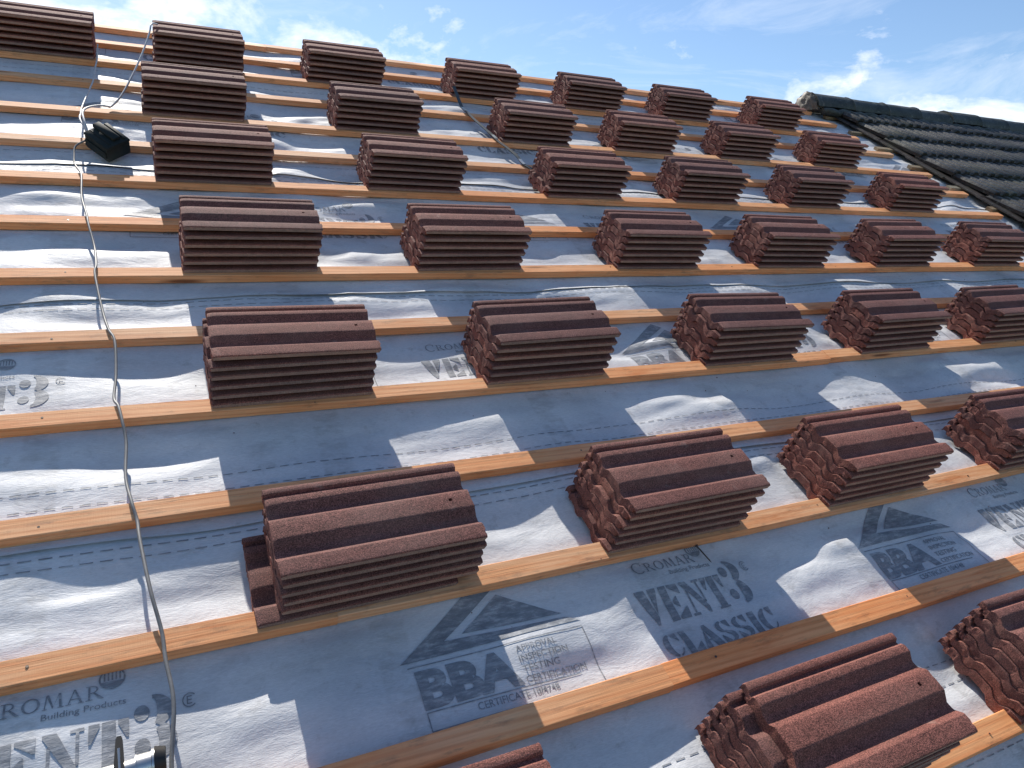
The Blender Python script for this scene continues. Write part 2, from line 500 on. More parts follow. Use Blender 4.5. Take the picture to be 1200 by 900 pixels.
def text_in(body, x0, x1, y0, y1, bold=0.0):
    pl, a, b, c, d = text_polys(body, bold)
    return [[(x0 + (x - a) / (b - a) * (x1 - x0), y0 + (y - c) / (d - c) * (y1 - y0)) for x, y in f] for f in pl]

def glyphs(font, word, x0, x1, y0, y1, gap=.16, widths=None):
    ws = [(widths or {}).get(ch, 1.0) for ch in word]
    tot = sum(ws) + gap * (len(word) - 1); s = (x1 - x0) / tot; out = []; x = x0
    for ch, w in zip(word, ws):
        for f in font[ch]: out.append([(x + p[0] * w * s, y0 + p[1] * (y1 - y0)) for p in f])
        x += (w + gap) * s
    return out

def line(x0, y0, x1, y1, t=.0012):
    d = Vector((x1 - x0, y1 - y0)).normalized(); nx, ny = -d.y * t, d.x * t
    return [[(x0 + nx, y0 + ny), (x0 - nx, y0 - ny), (x1 - nx, y1 - ny), (x1 + nx, y1 + ny)]]

def house_print():
    P = [[(0, 0), (.212, .150), (.249, .127), (.106, .033)], [(0, 0), (.106, .033), (.392, .020), (.426, .004)], [(.150, .041), (.258, .114), (.392, .031)]]
    P += text_in('BBA', .022, .240, -.105, -.022, .05)
    P += line(.012, -.012, .420, -.012) + line(.420, -.012, .418, -.146) + line(.024, -.146, .418, -.146) + line(.024, -.110, .024, -.146) + line(.024, -.110, .375, -.110)
    for i, (t, w) in enumerate((('APPROVAL', .098), ('INSPECTION', .118), ('TESTING', .090), ('CERTIFICATION', .146))):
        P += text_in(t, .246, .246 + w, -.036 - .0225 * i, -.022 - .0225 * i, .004)
    P += text_in('CERTIFICATE 10/4748', .126, .312, -.131, -.116, .003)
    return P

def name_print():
    P = glyphs(STENCIL, 'VENT', 0, .262, -.052, .036, .10)
    P += glyphs(STENCIL, '3', .270, .338, -.052, .070)
    P += glyphs(STENCIL, 'CLASSIC', .006, .346, -.138, -.078, .10, {'I': .5, 'A': 1.1})
    P += arc(.360, .044, (.0125, .0145), (.0105, .0122), 40, 320, 16) + text_in('E', .355, .364, .036, .052)
    return P

def maker_print():
    P = glyphs(SERIF, 'C', .034, .066, .080, .116)
    P += glyphs(SERIF, 'ROMAR', .070, .222, .082, .110, .12, {'M': 1.2})
    P += text_in('Building Products', .130, .258, .0595, .0745, 0.0)
    # round emblem: a disc with a row of columns left blank
    cx, cy, r = .236, .118, .0215
    P += arc(cx, cy, (r, r), (r * .86, r * .86), 0, 360, 28)
    P += [[(cx + r * .9 * math.cos(R(a)), cy + r * .9 * math.sin(R(a))) for a in range(198, 343, 12)]]
    for i in range(5): P += rect(cx - .0135 + i * .0062, cy - .004, cx - .0108 + i * .0062, cy + .013)
    P += rect(cx - .016, cy + .013, cx + .016, cy + .016)
    return P

def conform(name, polys, k, u0, v0, parent, maxlen=.011):
    bm = bmesh.new()
    for f in polys:
        q = []
        for x, y in f:
            if not q or (abs(x - q[-1][0]) + abs(y - q[-1][1])) > 1e-6: q.append((x, y))
        if len(q) > 2 and abs(q[0][0] - q[-1][0]) + abs(q[0][1] - q[-1][1]) < 1e-6: q.pop()
        if len(q) < 3: continue
        area = sum(q[i - 1][0] * q[i][1] - q[i][0] * q[i - 1][1] for i in range(len(q)))
        if area < 0: q.reverse()
        try: bm.faces.new([bm.verts.new((x + u0, y + v0, 0)) for x, y in q])
        except ValueError: pass
    bmesh.ops.triangulate(bm, faces=bm.faces[:], ngon_method='EAR_CLIP')
    for _ in range(7):
        es = [e for e in bm.edges if e.calc_length() > maxlen]
        if not es: break
        bmesh.ops.subdivide_edges(bm, edges=es, cuts=1, use_grid_fill=False)
        bmesh.ops.triangulate(bm, faces=[f for f in bm.faces if len(f.verts) > 3])
    vs = list(bm.verts)
    if not vs: bm.free(); return None
    u = np.array([v.co.x for v in vs]); v = np.array([w.co.y for w in vs])
    h = strip_height(k, u, v) + .0013
    for w, z in zip(vs, h): w.co.z = float(z)
    for f in bm.faces:
        f.smooth = True
    bm.normal_update()
    for f in bm.faces:
        if f.normal.z < 0: f.normal_flip()
    return bm_obj(name, bm, INK, parent)

HOUSE, NAMEP, MAKER = house_print(), name_print(), maker_print()
names_k = {-1: 'lowest strip, under the bottom row of tile stacks', 0: 'second strip up from the bottom, with the largest readable lettering',
           1: 'third strip up, crossed by the fifth stack row from the ridge', 2: 'fourth strip up from the bottom, with a loose lifted lower edge',
           3: 'fifth strip up from the bottom, under the black box', 4: 'topmost strip, folded over the ridge'}
for k in range(-1, len(LAPS)):
    o = strip_mesh(k)
    tag(o, 'pale grey roofing membrane, ' + names_k[k], 'roofing membrane', 'overlapping membrane strips on the roof')
    base = -4.095 + .951 * k
    if k >= 0:
        ph = -.245 * k
        lo, hi = {0: (3.0, 7.2), 1: (3.0, 8.5), 2: (3.0, 9.2), 3: (2.9, 9.2), 4: (2.9, 9.0)}[k]
        for r in range(-3, 6):
            ub = 4.145 + ph + 1.33 * r
            if lo - .3 < ub < hi: conform('printed_house_logo', HOUSE, k, ub, base + .004, o)
            un = 4.730 + ph + 1.33 * r
            if lo - .3 < un < hi:
                conform('printed_lettering', NAMEP, k, un, base, o)
                conform('printed_maker_name', MAKER, k, un, base, o)
    # dashed guide lines printed along the lower and upper margins
    if k >= 0:
        for off in (.118, .168):
            P = []
            u = 3.0 + .01 * k
            while u < 8.6:
                P += rect(u, -.0013, u + .021, .0013); u += .033
            conform('dashed_guide_line', P, k, 0, LAPS[k] + off, o, .03)
    if k + 1 < len(LAPS):
        P = []; u = 3.0
        while u < 8.6:
            P += rect(u, -.0014, u + .024, .0014); u += .036
        conform('dashed_guide_line', P, k, 0, LAPS[k + 1] - .016, o, .03)
        P = []; u = 3.0
        while u < 8.6:
            P += rect(u, -.0012, u + .024, .0012); u += .036
        conform('dashed_guide_line', P, k, 0, LAPS[k + 1] - .042, o, .03)

# ------------------------------------------------------------------ battens
rng = random.Random(4)
ORD = ['first', 'second', 'third', 'fourth', 'fifth', 'sixth', 'seventh', 'eighth', 'ninth', 'tenth', 'eleventh', 'twelfth', 'thirteenth', 'fourteenth', 'fifteenth', 'sixteenth']
BT, BW = .0275, .053
def batten(u0, u1, v, label, grey=False, w=BW, t=BT, n0=0.0, name='roof_batten', rz=0.0, group='timber battens across the roof'):
    L = u1 - u0; ns = max(2, int(L / .12))
    sec = [(0.0015, 0), (0, .0015), (0, t - .0018), (.0018, t), (w - .0018, t), (w, t - .0018), (w, 0.0015), (w - .0015, 0)]
    vs = []; fs = []
    ph = rng.random() * 10
    for i in range(ns + 1):
        x = L * i / ns
        dv = .0034 * math.sin(x * 1.3 + ph) + .0008 * math.sin(x * 7 + ph); dn = .0008 * math.sin(x * 2.1 + ph * 2)
        for a, b in sec: vs.append((x, a + dv + rng.uniform(-.0003, .0003), b + dn + rng.uniform(-.0003, .0003)))
    m = len(sec)
    for i in range(ns):
        for k in range(m):
            fs.append((i * m + k, i * m + (k + 1) % m, (i + 1) * m + (k + 1) % m, (i + 1) * m + k))
    fs.append(tuple(range(m))); fs.append(tuple(range(ns * m + m - 1, ns * m - 1, -1)))
    fs = [tuple(reversed(f)) for f in fs]
    o = mesh_obj(name, vs, fs, WOOD_OLD if grey else WOOD, smooth=35)
    o.matrix_world = roof_at(u0, v, n0, rz)
    tag(o, label, 'batten', group)
    if not grey:
        for r in range(-3, 10):
            un = 3.50 + .655 * r + rng.uniform(-.012, .012)
            if not (u0 + .02 < un < u1 - .02): continue
            h = link(bpy.data.objects.new('nail_head', NAIL_HEAD)); h.parent = o
            h.location = (un - u0, w * .5 + rng.uniform(-.008, .008), t - .0002); h.rotation_euler = (rng.uniform(-.12, .12), rng.uniform(-.12, .12), 0)
    return o

bm = bmesh.new(); add_cyl(bm, (0, 0, -.004), (0, 0, .0005), .0029, .0027, 12)
NAIL_HEAD = bpy.data.meshes.new('nail_head'); bm.normal_update(); bm.to_mesh(NAIL_HEAD); bm.free(); NAIL_HEAD.materials.append(STEEL)
SPLIT = {0: 4.42, 3: 6.9, 5: 5.7, 7: 7.2, 9: 6.45, 11: 5.05, 12: 4.045, 13: 4.683, 6: 5.62, 10: 6.1}
for j in range(0, 16):
    e = {0: 8.95, 1: 8.99, 2: 8.965, 3: 9.04, 4: 9.08, 5: 9.10, 6: 9.06, 7: 9.11}.get(j, 9.08)
    what = 'under a row of tile stacks' if j % 2 == 0 and j else 'between two rows of tile stacks'
    if j == 0: what = 'along the ridge'
    if j == 15: what = 'lowest of all'
    if j in SPLIT:
        batten(1.7, SPLIT[j] - .0002, vj(j), f'sawn orange softwood batten, left length of the {ORD[j]} line from the ridge')
        batten(SPLIT[j] + .0002, e, vj(j) + .0008, f'sawn orange softwood batten, right length of the {ORD[j]} line from the ridge')
    else:
        batten(1.7, e, vj(j), f'sawn orange softwood batten, {ORD[j]} from the ridge, {what}')

# ------------------------------------------------------------------ concrete tiles
TOP = [(0, .0124), (.0020, .0152), (.006, .0158), (.022, .0162), (.0345, .0159), (.0385, .0144), (.0505, .0020), (.0545, .0002), (.060, -.0002), (.068, 0), (.0715, .0016), (.0840, .0140), (.0868, .0156), (.091, .0159),
       (.109, .0162), (.117, .0162), (.1315, .0159), (.1355, .0144), (.1475, .0020), (.1515, .0002), (.160, 0), (.1635, .0014), (.1745, .0118), (.1775, .0134), (.181, .0138), (.190, .0138), (.1955, .0126), (.1995, .0075), (.2015, .0018), (.2085, .001), (.210, .005), (.2125, .0092), (.216, .0100), (.223, .0100), (.227, .0085), (.229, .003)]
def under(w, h):
    if w < .0125: return .0024
    if w < .0305: return h - .0185
    if w < .20: return h - .0285
    return h - .0150 - .010 * (.229 - w) / .029
def tile_mesh(seed):
    r = random.Random(seed)
    L = TILE_L
    us = [0, .004, .014, .03, .08, .14, .20, .26, .32, .365, .3735, .3815, .392, .410, .419, L]
    prof = list(TOP)
    # extra columns for the underlip step
    prof = sorted(prof + [(.0120, .01595), (.0134, .0160), (.030, .0160), (.0342, .01592)])
    nw = len(prof); rows = 4
    vs = []; fs = []; mi = []
    def jit(): return r.uniform(-1, 1)
    rag0 = [0.0]; rag1 = [0.0]
    for i in range(nw):
        rag0.append(.6 * rag0[-1] + jit() * .0009); rag1.append(.5 * rag1[-1] + jit() * .0007)
    grid_t = {}; grid_b = {}
    for i, u in enumerate(us):
        for k, (w, h) in enumerate(prof):
            hb = under(w, h)
            if i < 3:                                   # the cut tail end is fuller, its rolls die away
                if .0125 < w < .0305: hb = h - (.0250, .0240, .0220)[i]
                elif w > .20: hb = h - .0195
                h = h * (.78, .86, .97)[i]
            if i in (0, 1): du_t = rag0[k] * (1 if i == 0 else .4); drop = .0007 if i == 0 else 0
            elif i >= len(us) - 2: du_t = rag1[k] * (1 if i == len(us) - 1 else .4); drop = .0005 if i == len(us) - 1 else 0
            else: du_t = 0; drop = 0
            x = u + du_t
            lipcut = 0
            if w < .014 and i == len(us) - 1: lipcut = -.007
            if w < .014 and i == 0: lipcut = .004
            vs.append((x + lipcut * .3, w + (.0012 * jit() if drop else .0002 * jit()), h - drop - (.0006 * jit() if drop else 0))); grid_t[i, k] = len(vs) - 1
            vs.append((x + lipcut + (.0007 * jit() if drop else 0), w, hb + (.0006 * jit() if drop else 0))); grid_b[i, k] = len(vs) - 1
    ui = us.index(.3735); wk = [k for k, p in enumerate(prof) if p[0] == .109][0]
    for i in range(len(us) - 1):
        for k in range(nw - 1):
            if i == ui and k == wk: continue
            fs.append((grid_t[i, k], grid_t[i + 1, k], grid_t[i + 1, k + 1], grid_t[i, k + 1])); mi.append(0)
            fs.append((grid_b[i, k], grid_b[i, k + 1], grid_b[i + 1, k + 1], grid_b[i + 1, k])); mi.append(0)
        fs.append((grid_b[i, 0], grid_b[i + 1, 0], grid_t[i + 1, 0], grid_t[i, 0])); mi.append(1)
        fs.append((grid_t[i, nw - 1], grid_t[i + 1, nw - 1], grid_b[i + 1, nw - 1], grid_b[i, nw - 1])); mi.append(1)
    # nail hole
    a = [(ui, wk), (ui + 1, wk), (ui + 1, wk + 1), (ui, wk + 1)]
    for q in range(4):
        p0, p1 = a[q], a[(q + 1) % 4]
        fs.append((grid_t[p1], grid_t[p0], grid_b[p0], grid_b[p1])); mi.append(0)
    # rough cut ends
    for i, sgn, amp in ((0, -1, .0042), (len(us) - 1, 1, .0018)):
        cols = []
        for k in range(nw):
            t = Vector(vs[grid_t[i, k]]); b = Vector(vs[grid_b[i, k]])
            col = [grid_t[i, k]]
            for s in range(1, rows):
                p = t.lerp(b, s / rows)
                p.x += sgn * (jit() * amp * .22); p.z += jit() * .0006
                vs.append(tuple(p)); col.append(len(vs) - 1)
            col.append(grid_b[i, k]); cols.append(col)
        for k in range(nw - 1):
            for s in range(rows):
                f = (cols[k][s], cols[k + 1][s], cols[k + 1][s + 1], cols[k][s + 1])
                fs.append(f if sgn < 0 else tuple(reversed(f))); mi.append(0)
        # close the sides
        for k, flip in ((0, sgn > 0), (nw - 1, sgn < 0)):
            c = cols[k]
            f = tuple(c)
            fs.append(f if not flip else tuple(reversed(f))); mi.append(1)
    me = bpy.data.meshes.new('concrete_tile')
    me.from_pydata(vs, [], fs); me.materials.append(TILE); me.materials.append(TILE_EDGE)
    me.polygons.foreach_set('material_index', mi)
    me.validate()
    bm = bmesh.new(); bm.from_mesh(me); bmesh.ops.recalc_face_normals(bm, faces=bm.faces); bm.to_mesh(me); bm.free()
    finish(me, 28)
    return me
TILES = [tile_mesh(100 + i) for i in range(8)]

rng = random.Random(11)
ROWNAME = ['row nearest the ridge', 'second row from ridge', 'third row from ridge', 'fourth row from ridge', 'fifth row from ridge', 'second lowest row', 'lowest row']
TIER = ['bottom', 'second from bottom', 'third from bottom', 'third from top', 'second from top', 'topmost']
POS = ['leftmost', 'second', 'third', 'fourth', 'fifth', 'sixth', 'seventh']
SHIFT = {(5, 0): [-.040, .004, .007, .002, .004, 0], (5, 1): [-.026, -.014, -.015, -.013, -.003, 0], (6, 1): [-.040, -.038, -.036, -.034, -.031, 0],
         (5, 2): [-.014, -.009, -.008, -.005, -.002, 0], (6, 2): [-.016, -.014, -.010, -.008, -.004, 0]}
for ri, (j, st) in enumerate(ROWS):
    for si, (a, b) in enumerate(st):
        uc = (a + b) / 2; lean = rng.uniform(-.006, .004); yaw = rng.uniform(-.012, .012)
        P = TILE_P if ri < 5 else .0290
        for t in range(6):
            du = SHIFT.get((ri, si), [rng.uniform(-.012, .004) - .003 * (5 - t) for _ in range(6)])[t] if t < 5 else 0.0
            if (ri, si) not in SHIFT and t < 5: du = rng.uniform(-.0035, .0035) - .0016 * (5 - t) + (rng.uniform(-.014, .014) if rng.random() < .13 else 0)
            dv = rng.uniform(-.0010, .0010)
            o = link(bpy.data.objects.new('concrete_tile', TILES[rng.randrange(8)]))
            o.matrix_world = roof_at(uc + du, vj(j) + .012 + dv + (.014 if (ri, si) == (6, 0) else 0), .0265 + P * t, yaw + rng.uniform(-.004, .004) + (rng.uniform(-.018, .018) if t == 5 and rng.random() < .4 else 0), R(-.3)) @ Matrix.Translation((-TILE_L / 2, 0, 0))
            pos = POS[si] if si < len(st) - 1 else 'rightmost'
            tag(o, f'red-brown concrete tile, {TIER[t]} in {pos} stack' + ('' if pos in ('leftmost', 'rightmost') else ' from left') + f', {ROWNAME[ri]}', 'roof tile', 'concrete tiles stacked on the battens')

# ------------------------------------------------------------------ weathered neighbouring roof
OU0, OU1 = 9.20, 14.6
old = empty('old_house', roof_at(OU0, 0, 0))
tag(old, 'neighbouring old house, its blackened tiled roof and lichened ridge beyond the stripped slope', 'house')
rng = random.Random(5)
def oldwave(x):
    p = (x % .1065) / .1065
    return .020 * (sstep(np.array(p), .08, .22) - sstep(np.array(p), .62, .76))
xs = np.arange(0, OU1 - OU0, .0118)
vs = []; fs = []; mi = []
ntile = int((OU1 - OU0) / .213) + 2
for c in range(17):
    v0 = -.36 - .345 * c
    jl = [rng.uniform(-.010, .010) for _ in range(ntile)]; jn = [rng.uniform(-.003, .004) for _ in range(ntile)]
    tix = (xs / .213).astype(int)
    dv = np.array([jl[t] for t in tix]); dn = np.array([jn[t] for t in tix])
    wv = oldwave(xs)
    edge = rng.uniform(-.03, .03)
    X = xs.copy(); X[0] += edge
    lines = [(v0 + dv, .058 + wv + dn), (v0 + dv - .001, .078 + wv + dn), (v0 + dv + .006, .083 + wv + dn), (v0 + .18 + 0 * dv, .070 + wv + dn), (v0 + .37 + 0 * dv, .056 + wv + dn)]
    if c == 0: lines[4] = (v0 + .42 + 0 * dv, .054 + wv + dn)
    base = len(vs); n = len(xs)
    for V_, N_ in lines:
        for i in range(n): vs.append((X[i], float(V_[i]), float(N_[i])))
    for a in range(4):
        for i in range(n - 1):
            fs.append((base + a * n + i, base + a * n + i + 1, base + (a + 1) * n + i + 1, base + (a + 1) * n + i)); mi.append(1 if a == 0 else 0)
    # the exposed tile edge at the verge
    q = []
    for a in range(1, 5): q.append(base + a * n)
    lo = len(vs)
    for a in range(1, 5): vs.append((X[0] + .004, vs[base + a * n][1], vs[base + a * n][2] - .024))
    for a in range(3): fs.append((q[a], q[a + 1], lo + a + 1, lo + a)); mi.append(1)
cov = mesh_obj('tile_covering', vs, fs, [OLD, OLD_EDGE], old, mi, smooth=40)
# undercloak / second tile edge beneath the verge, and the dark boards under the tiles
bm = bmesh.new()
for c in range(17):
    v0 = -.36 - .345 * c
    add_box(bm, (-.055 + rng.uniform(-.02, .015), v0 + .02, .028), (.30, v0 + .40, .042), .002, Matrix.Translation((0, 0, 0)))
bm_obj('verge_undercloak', bm, OLD_EDGE, old)
bm = bmesh.new()
add_box(bm, (.09, -6.0, -.10), (OU1 - OU0, .02, .022))
bm_obj('under_boarding', bm, DECK, old)
# ridge tiles
nr = 12; RL = .455
for i in range(nr):
    bm = bmesh.new(); x0 = -.245 + i * RL; x1 = x0 + RL - .006
    segs = 18; rings = []
    stations = [x0, x0 + .02, (x0 + x1) / 2, x1 - .02, x1]
    jit = rng.uniform(-.010, .006)
    # axis vertical in the world: tilt the section back by the pitch
    for s, x in enumerate(stations):
        for rr in (.128 + (.005 if s in (0, 4) else 0), .108):
            ring = []
            for k in range(segs + 1):
                t = math.pi * (-.02 + 1.04 * k / segs)
                y = rr * math.cos(t) * 1.06; z = rr * math.sin(t) * .92
                z += rng.uniform(-.003, .003)
                yy = y * math.cos(PITCH) + z * math.sin(PITCH); zz = -y * math.sin(PITCH) + z * math.cos(PITCH)
                ring.append(bm.verts.new((x, .012 + yy + jit * .5, .030 + zz + jit)))
            rings.append(ring)
    for s in range(len(stations) - 1):
        for side in (0, 1):
            a, b = rings[2 * s + side], rings[2 * s + 2 + side]
            for k in range(segs):
                f = (a[k], a[k + 1], b[k + 1], b[k])
                bm.faces.new(f if side == 0 else f[::-1])
    for s in (0, len(stations) - 1):
        a, b = rings[2 * s], rings[2 * s + 1]
        for k in range(segs): bm.faces.new((a[k], a[k + 1], b[k + 1], b[k]))
    for s in range(len(stations) - 1):
        for k in (0, segs): bm.faces.new((rings[2 * s][k], rings[2 * s + 1][k], rings[2 * s + 3][k], rings[2 * s + 2][k]))
    bmesh.ops.recalc_face_normals(bm, faces=bm.faces)
    bm_obj('ridge_tile', bm, RIDGE, old, smooth=45)
# lumpy mortar plug in the open end and bedding strip under the ridge
bm = bmesh.new()
bmesh.ops.create_icosphere(bm, subdivisions=4, radius=1.0)
for v in bm.verts:
    d = v.co.copy()
    nz = float(vnoise(d.x * 3 + d.z * 2, d.y * 3 - d.z, 44)) * .16 + float(vnoise(d.x * 8 + d.z * 5, d.y * 8, 45)) * .09
    y = d.y * .128 * (1 + nz); z = max(d.z, -.25) * .122 * (1 + nz); x = d.x * .07 * (1 + nz)
    v.co = Vector((-.235 + x, .012 + y * math.cos(PITCH) + z * math.sin(PITCH), .030 - y * math.sin(PITCH) + z * math.cos(PITCH)))
bm_obj('mortar_plug', bm, MORTAR, old, smooth=60)
bm = bmesh.new()
path = [Vector((x, -.148 + .010 * math.sin(x * 23) + .006 * math.sin(x * 61), .066 + .006 * math.sin(x * 37))) for x in np.arange(-.2, OU1 - OU0, .03)]
add_tube(bm, path, .030, 8)
bm_obj('ridge_bedding', bm, RIDGE, old, smooth=60)

for i in range(9):                                                    # weathered batten ends sticking out from under the old tiles
    v = -.155 - .345 * i * 1.0
    batten(9.02 + rng.uniform(-.05, .05), 9.44, v, f'grey weathered batten stub under the old verge, {ORD[i]} from the ridge', True, .045, .024, .003, 'old_batten', rng.uniform(-.06, .03), 'old batten stubs along the verge')

# ------------------------------------------------------------------ small things on the roof
def tube_path(pts): return spline([Vector(p) for p in pts], 7)
# long grey cable running down the roof
pts = [(3.752, -4.50, .028), (3.734, -4.30, .020), (3.731, -4.179, .022), (3.729, -4.072, .034), (3.724, -3.985, .034), (3.722, -3.925, .036), (3.709, -3.833, .045), (3.694, -3.700, .040), (3.690, -3.640, .033), (3.676, -3.590, .034), (3.664, -3.50, .026), (3.667, -3.385, .022),
       (3.662, -3.318, .033), (3.650, -3.262, .033), (3.640, -3.220, .024), (3.642, -3.122, .022), (3.635, -2.991, .033), (3.628, -2.930, .034), (3.602, -2.830, .028), (3.590, -2.650, .034), (3.587, -2.59, .034), (3.575, -2.46, .022), (3.563, -2.335, .032), (3.558, -2.265, .034), (3.540, -2.13, .030), (3.529, -2.010, .034), (3.522, -1.94, .034),
       (3.508, -1.86, .030), (3.500, -1.80, .034), (3.510, -1.735, .045), (3.545, -1.70, .060)]
rk = random.Random(8)
pts = [(a + rk.uniform(-.006, .006), b, c + rk.uniform(-.001, .003)) for a, b, c in pts]
bm = bmesh.new(); add_tube(bm, tube_path(pts), .0037, 10)
o = bm_obj('cable', bm, CABLE, smooth=60); o.matrix_world = M
tag(o, 'long grey cable running down the roof from the black box to the bottom edge', 'cable', 'grey cables')
# two thinner flex leads rising off the box
bm = bmesh.new(); add_tube(bm, tube_path([(3.545, -1.655, .075), (3.535, -1.60, .095), (3.528, -1.52, .10), (3.540, -1.43, .085), (3.575, -1.33, .060), (3.605, -1.29, .045), (3.622, -1.27, .040), (3.660, -1.20, .062), (3.705, -1.06, .10), (3.745, -.92, .14), (3.775, -.80, .175), (3.797, -.70, .205), (3.806, -.64, .222), (3.818, -.59, .216), (3.835, -.56, .206)]), .0042, 8)
o = bm_obj('cable', bm, LEAD_LIT, smooth=60); o.matrix_world = M
tag(o, 'sunlit-toned flex lead looping from black box up to the second tile stack by ridge', 'cable', 'grey cables')
bm = bmesh.new(); add_tube(bm, tube_path([(3.540, -1.650, .075), (3.520, -1.57, .085), (3.514, -1.50, .075), (3.511, -1.42, .050), (3.510, -1.33, .040), (3.520, -1.20, .036), (3.538, -1.05, .040), (3.546, -.96, .040), (3.552, -.82, .05), (3.560, -.70, .062), (3.562, -.60, .09)]), .0036, 8)
o = bm_obj('cable', bm, LEAD_LIT, smooth=60); o.matrix_world = M
tag(o, 'thin flex lead from black box up beside the top left tile stack', 'cable', 'grey cables')
# dark junction box
bx = empty('junction_box', M @ Matrix.Translation((3.612, -1.700, .030)) @ Matrix.Rotation(R(16), 4, 'X') @ Matrix.Rotation(R(-50), 4, 'Z'))
tag(bx, 'small black plastic junction box with ribbed lid, cables leading off it', 'junction box')
bm = bmesh.new()
add_box(bm, (-.056, -.052, -.004), (.061, .052, .052), .004)
add_box(bm, (-.050, -.058, .010), (.055, -.051, .040), .002)
bm_obj('body', bm, PLASTIC, bx, smooth=40)
bm = bmesh.new()
add_box(bm, (-.058, -.054, .0525), (.063, .054, .064), .004)
add_box(bm, (-.066, -.006, .0600), (.044, .026, .076), .004)
add_box(bm, (-.054, .034, .0620), (.052, .042, .068), .002)
add_box(bm, (-.054, -.030, .0620), (.052, -.024, .067), .002)
bm_obj('lid', bm, PLASTIC, bx, smooth=40)
bm = bmesh.new()
add_cyl(bm, (-.056, .022, .030), (-.078, .022, .032), .010, .008, 16)
add_cyl(bm, (-.056, -.022, .030), (-.076, -.022, .030), .010, .008, 16)
bm_obj('cable_gland', bm, PLASTIC, bx, smooth=40)
# strap lying down the slope
def ribbon(path, w, t):
    bm = bmesh.new(); rings = []
    for i, p in enumerate(path):
        d = (path[min(i + 1, len(path) - 1)] - path[max(i - 1, 0)]).normalized()
        x = d.cross(Vector((0, 0, 1))).normalized(); z = x.cross(d)
        rings.append([bm.verts.new(p + x * a * w + z * b * t) for a, b in ((-.5, 0), (.5, 0), (.5, 1), (-.5, 1))])
    for a, b in zip(rings, rings[1:]):
        for k in range(4): bm.faces.new((a[k], a[(k + 1) % 4], b[(k + 1) % 4], b[k]))
    bm.faces.new(rings[0][::-1]); bm.faces.new(rings[-1])
    bmesh.ops.recalc_face_normals(bm, faces=bm.faces)
    return bm
STRAP_PTS = None
sp = [(5.395, -.700, .105), (5.402, -.80, .060), (5.405, -.86, .040), (5.420, -.96, .034), (5.425, -1.04, .034), (5.440, -1.16, .034), (5.452, -1.268, .034), (5.455, -1.32, .032), (5.470, -1.42, .036), (5.475, -1.53, .042), (5.482, -1.605, .034), (5.510, -1.66, .030)]
path = tube_path([(p[0], p[1], p[2]) for p in sp])
st = ribbon(path, .020, .003)
o = bm_obj('strap', st, STRAP); o.matrix_world = M
tag(o, 'dark flat strap with silver patches lying down the slope below the ridge', 'strap')
for a, b in ((14, 18), (40, 46), (66, 72)):
    sb = ribbon([p + Vector((0, 0, .0034)) for p in path[a:b]], .0185, .0008)
    bm_obj('silver_patch', sb, SILVER, o)
# loose nail below the twelfth batten
nl = empty('nail', roof_at(4.985, -4.000, .004, R(-78)))
tag(nl, 'loose steel nail on the membrane below a batten, near the large lettering', 'nail')
bm = bmesh.new(); add_cyl(bm, (-.026, 0, .004), (.022, 0, .002), .0018, .0018, 8); add_cyl(bm, (.022, 0, .002), (.030, 0, .0015), .0018, .0002, 8); bm_obj('shank', bm, STEEL, nl, smooth=40)
bm = bmesh.new(); add_cyl(bm, (-.0285, 0, .0042), (-.026, 0, .004), .0044, .0044, 12); bm_obj('head', bm, STEEL, nl, smooth=40)
# nail heads driven into the battens are flush; a few holes show as dark dots in the timber

# metal clamp at the lower left edge
cl = empty('clamp', roof_at(3.700, -4.190, .0))
tag(cl, 'bright metal clamp with a black lever beside the cable at lower left corner', 'clamp')
bm = bmesh.new(); add_cyl(bm, (-.012, 0, .045), (.010, 0, .046), .019, .019, 28); add_cyl(bm, (-.085, 0, .043), (-.012, 0, .045), .014, .015, 28); add_cyl(bm, (.010, 0, .046), (.0135, 0, .046), .022, .022, 28); add_cyl(bm, (-.0135, 0, .045), (-.012, 0, .045), .0205, .0205, 28); bm_obj('barrel', bm, CHROME, cl, smooth=40).location = (-.010, .016, .003)
bm = bmesh.new()
n = 20; A = []; B = []
for k in range(n + 1):
    t = math.pi * k / n
    A.append(bm.verts.new((.0140, -.025 * math.cos(t), .043 + .030 * math.sin(t)))); B.append(bm.verts.new((.030, .001 - .022 * math.cos(t), .041 + .024 * math.sin(t))))
for k in range(n): bm.faces.new((A[k], A[k + 1], B[k + 1], B[k]))
bm.faces.new(A[::-1]); bm.faces.new(B); bm.faces.new((A[0], B[0], B[-1], A[-1]))
bmesh.ops.recalc_face_normals(bm, faces=bm.faces)
bm_obj('end_cap', bm, BLACK, cl, smooth=40).location = (-.010, .016, .003)
bm = bmesh.new()
pr = [(-.0085, -.01), (.0085, -.01), (.0048, .052), (.003, .056), (-.003, .056), (-.0048, .052)]
va = [bm.verts.new((-.047 + a, .012 + b, .052)) for a, b in pr]; vb = [bm.verts.new((-.047 + a, .012 + b, .064)) for a, b in pr]
for k in range(6): bm.faces.new((va[k], va[(k + 1) % 6], vb[(k + 1) % 6], vb[k]))
bm.faces.new(va[::-1]); bm.faces.new(vb); bmesh.ops.recalc_face_normals(bm, faces=bm.faces)
bm_obj('lever', bm, BLACK, cl)
bm = bmesh.new(); add_cyl(bm, (-.045, -.012, .060), (-.047, .046, .067), .0021, .0021, 12); bm_obj('pin', bm, CHROME, cl, smooth=40)
bm = bmesh.new(); add_box(bm, (-.08, -.014, -.006), (.010, .014, .031), .004); bm_obj('foot', bm, BLACK, cl, smooth=40)

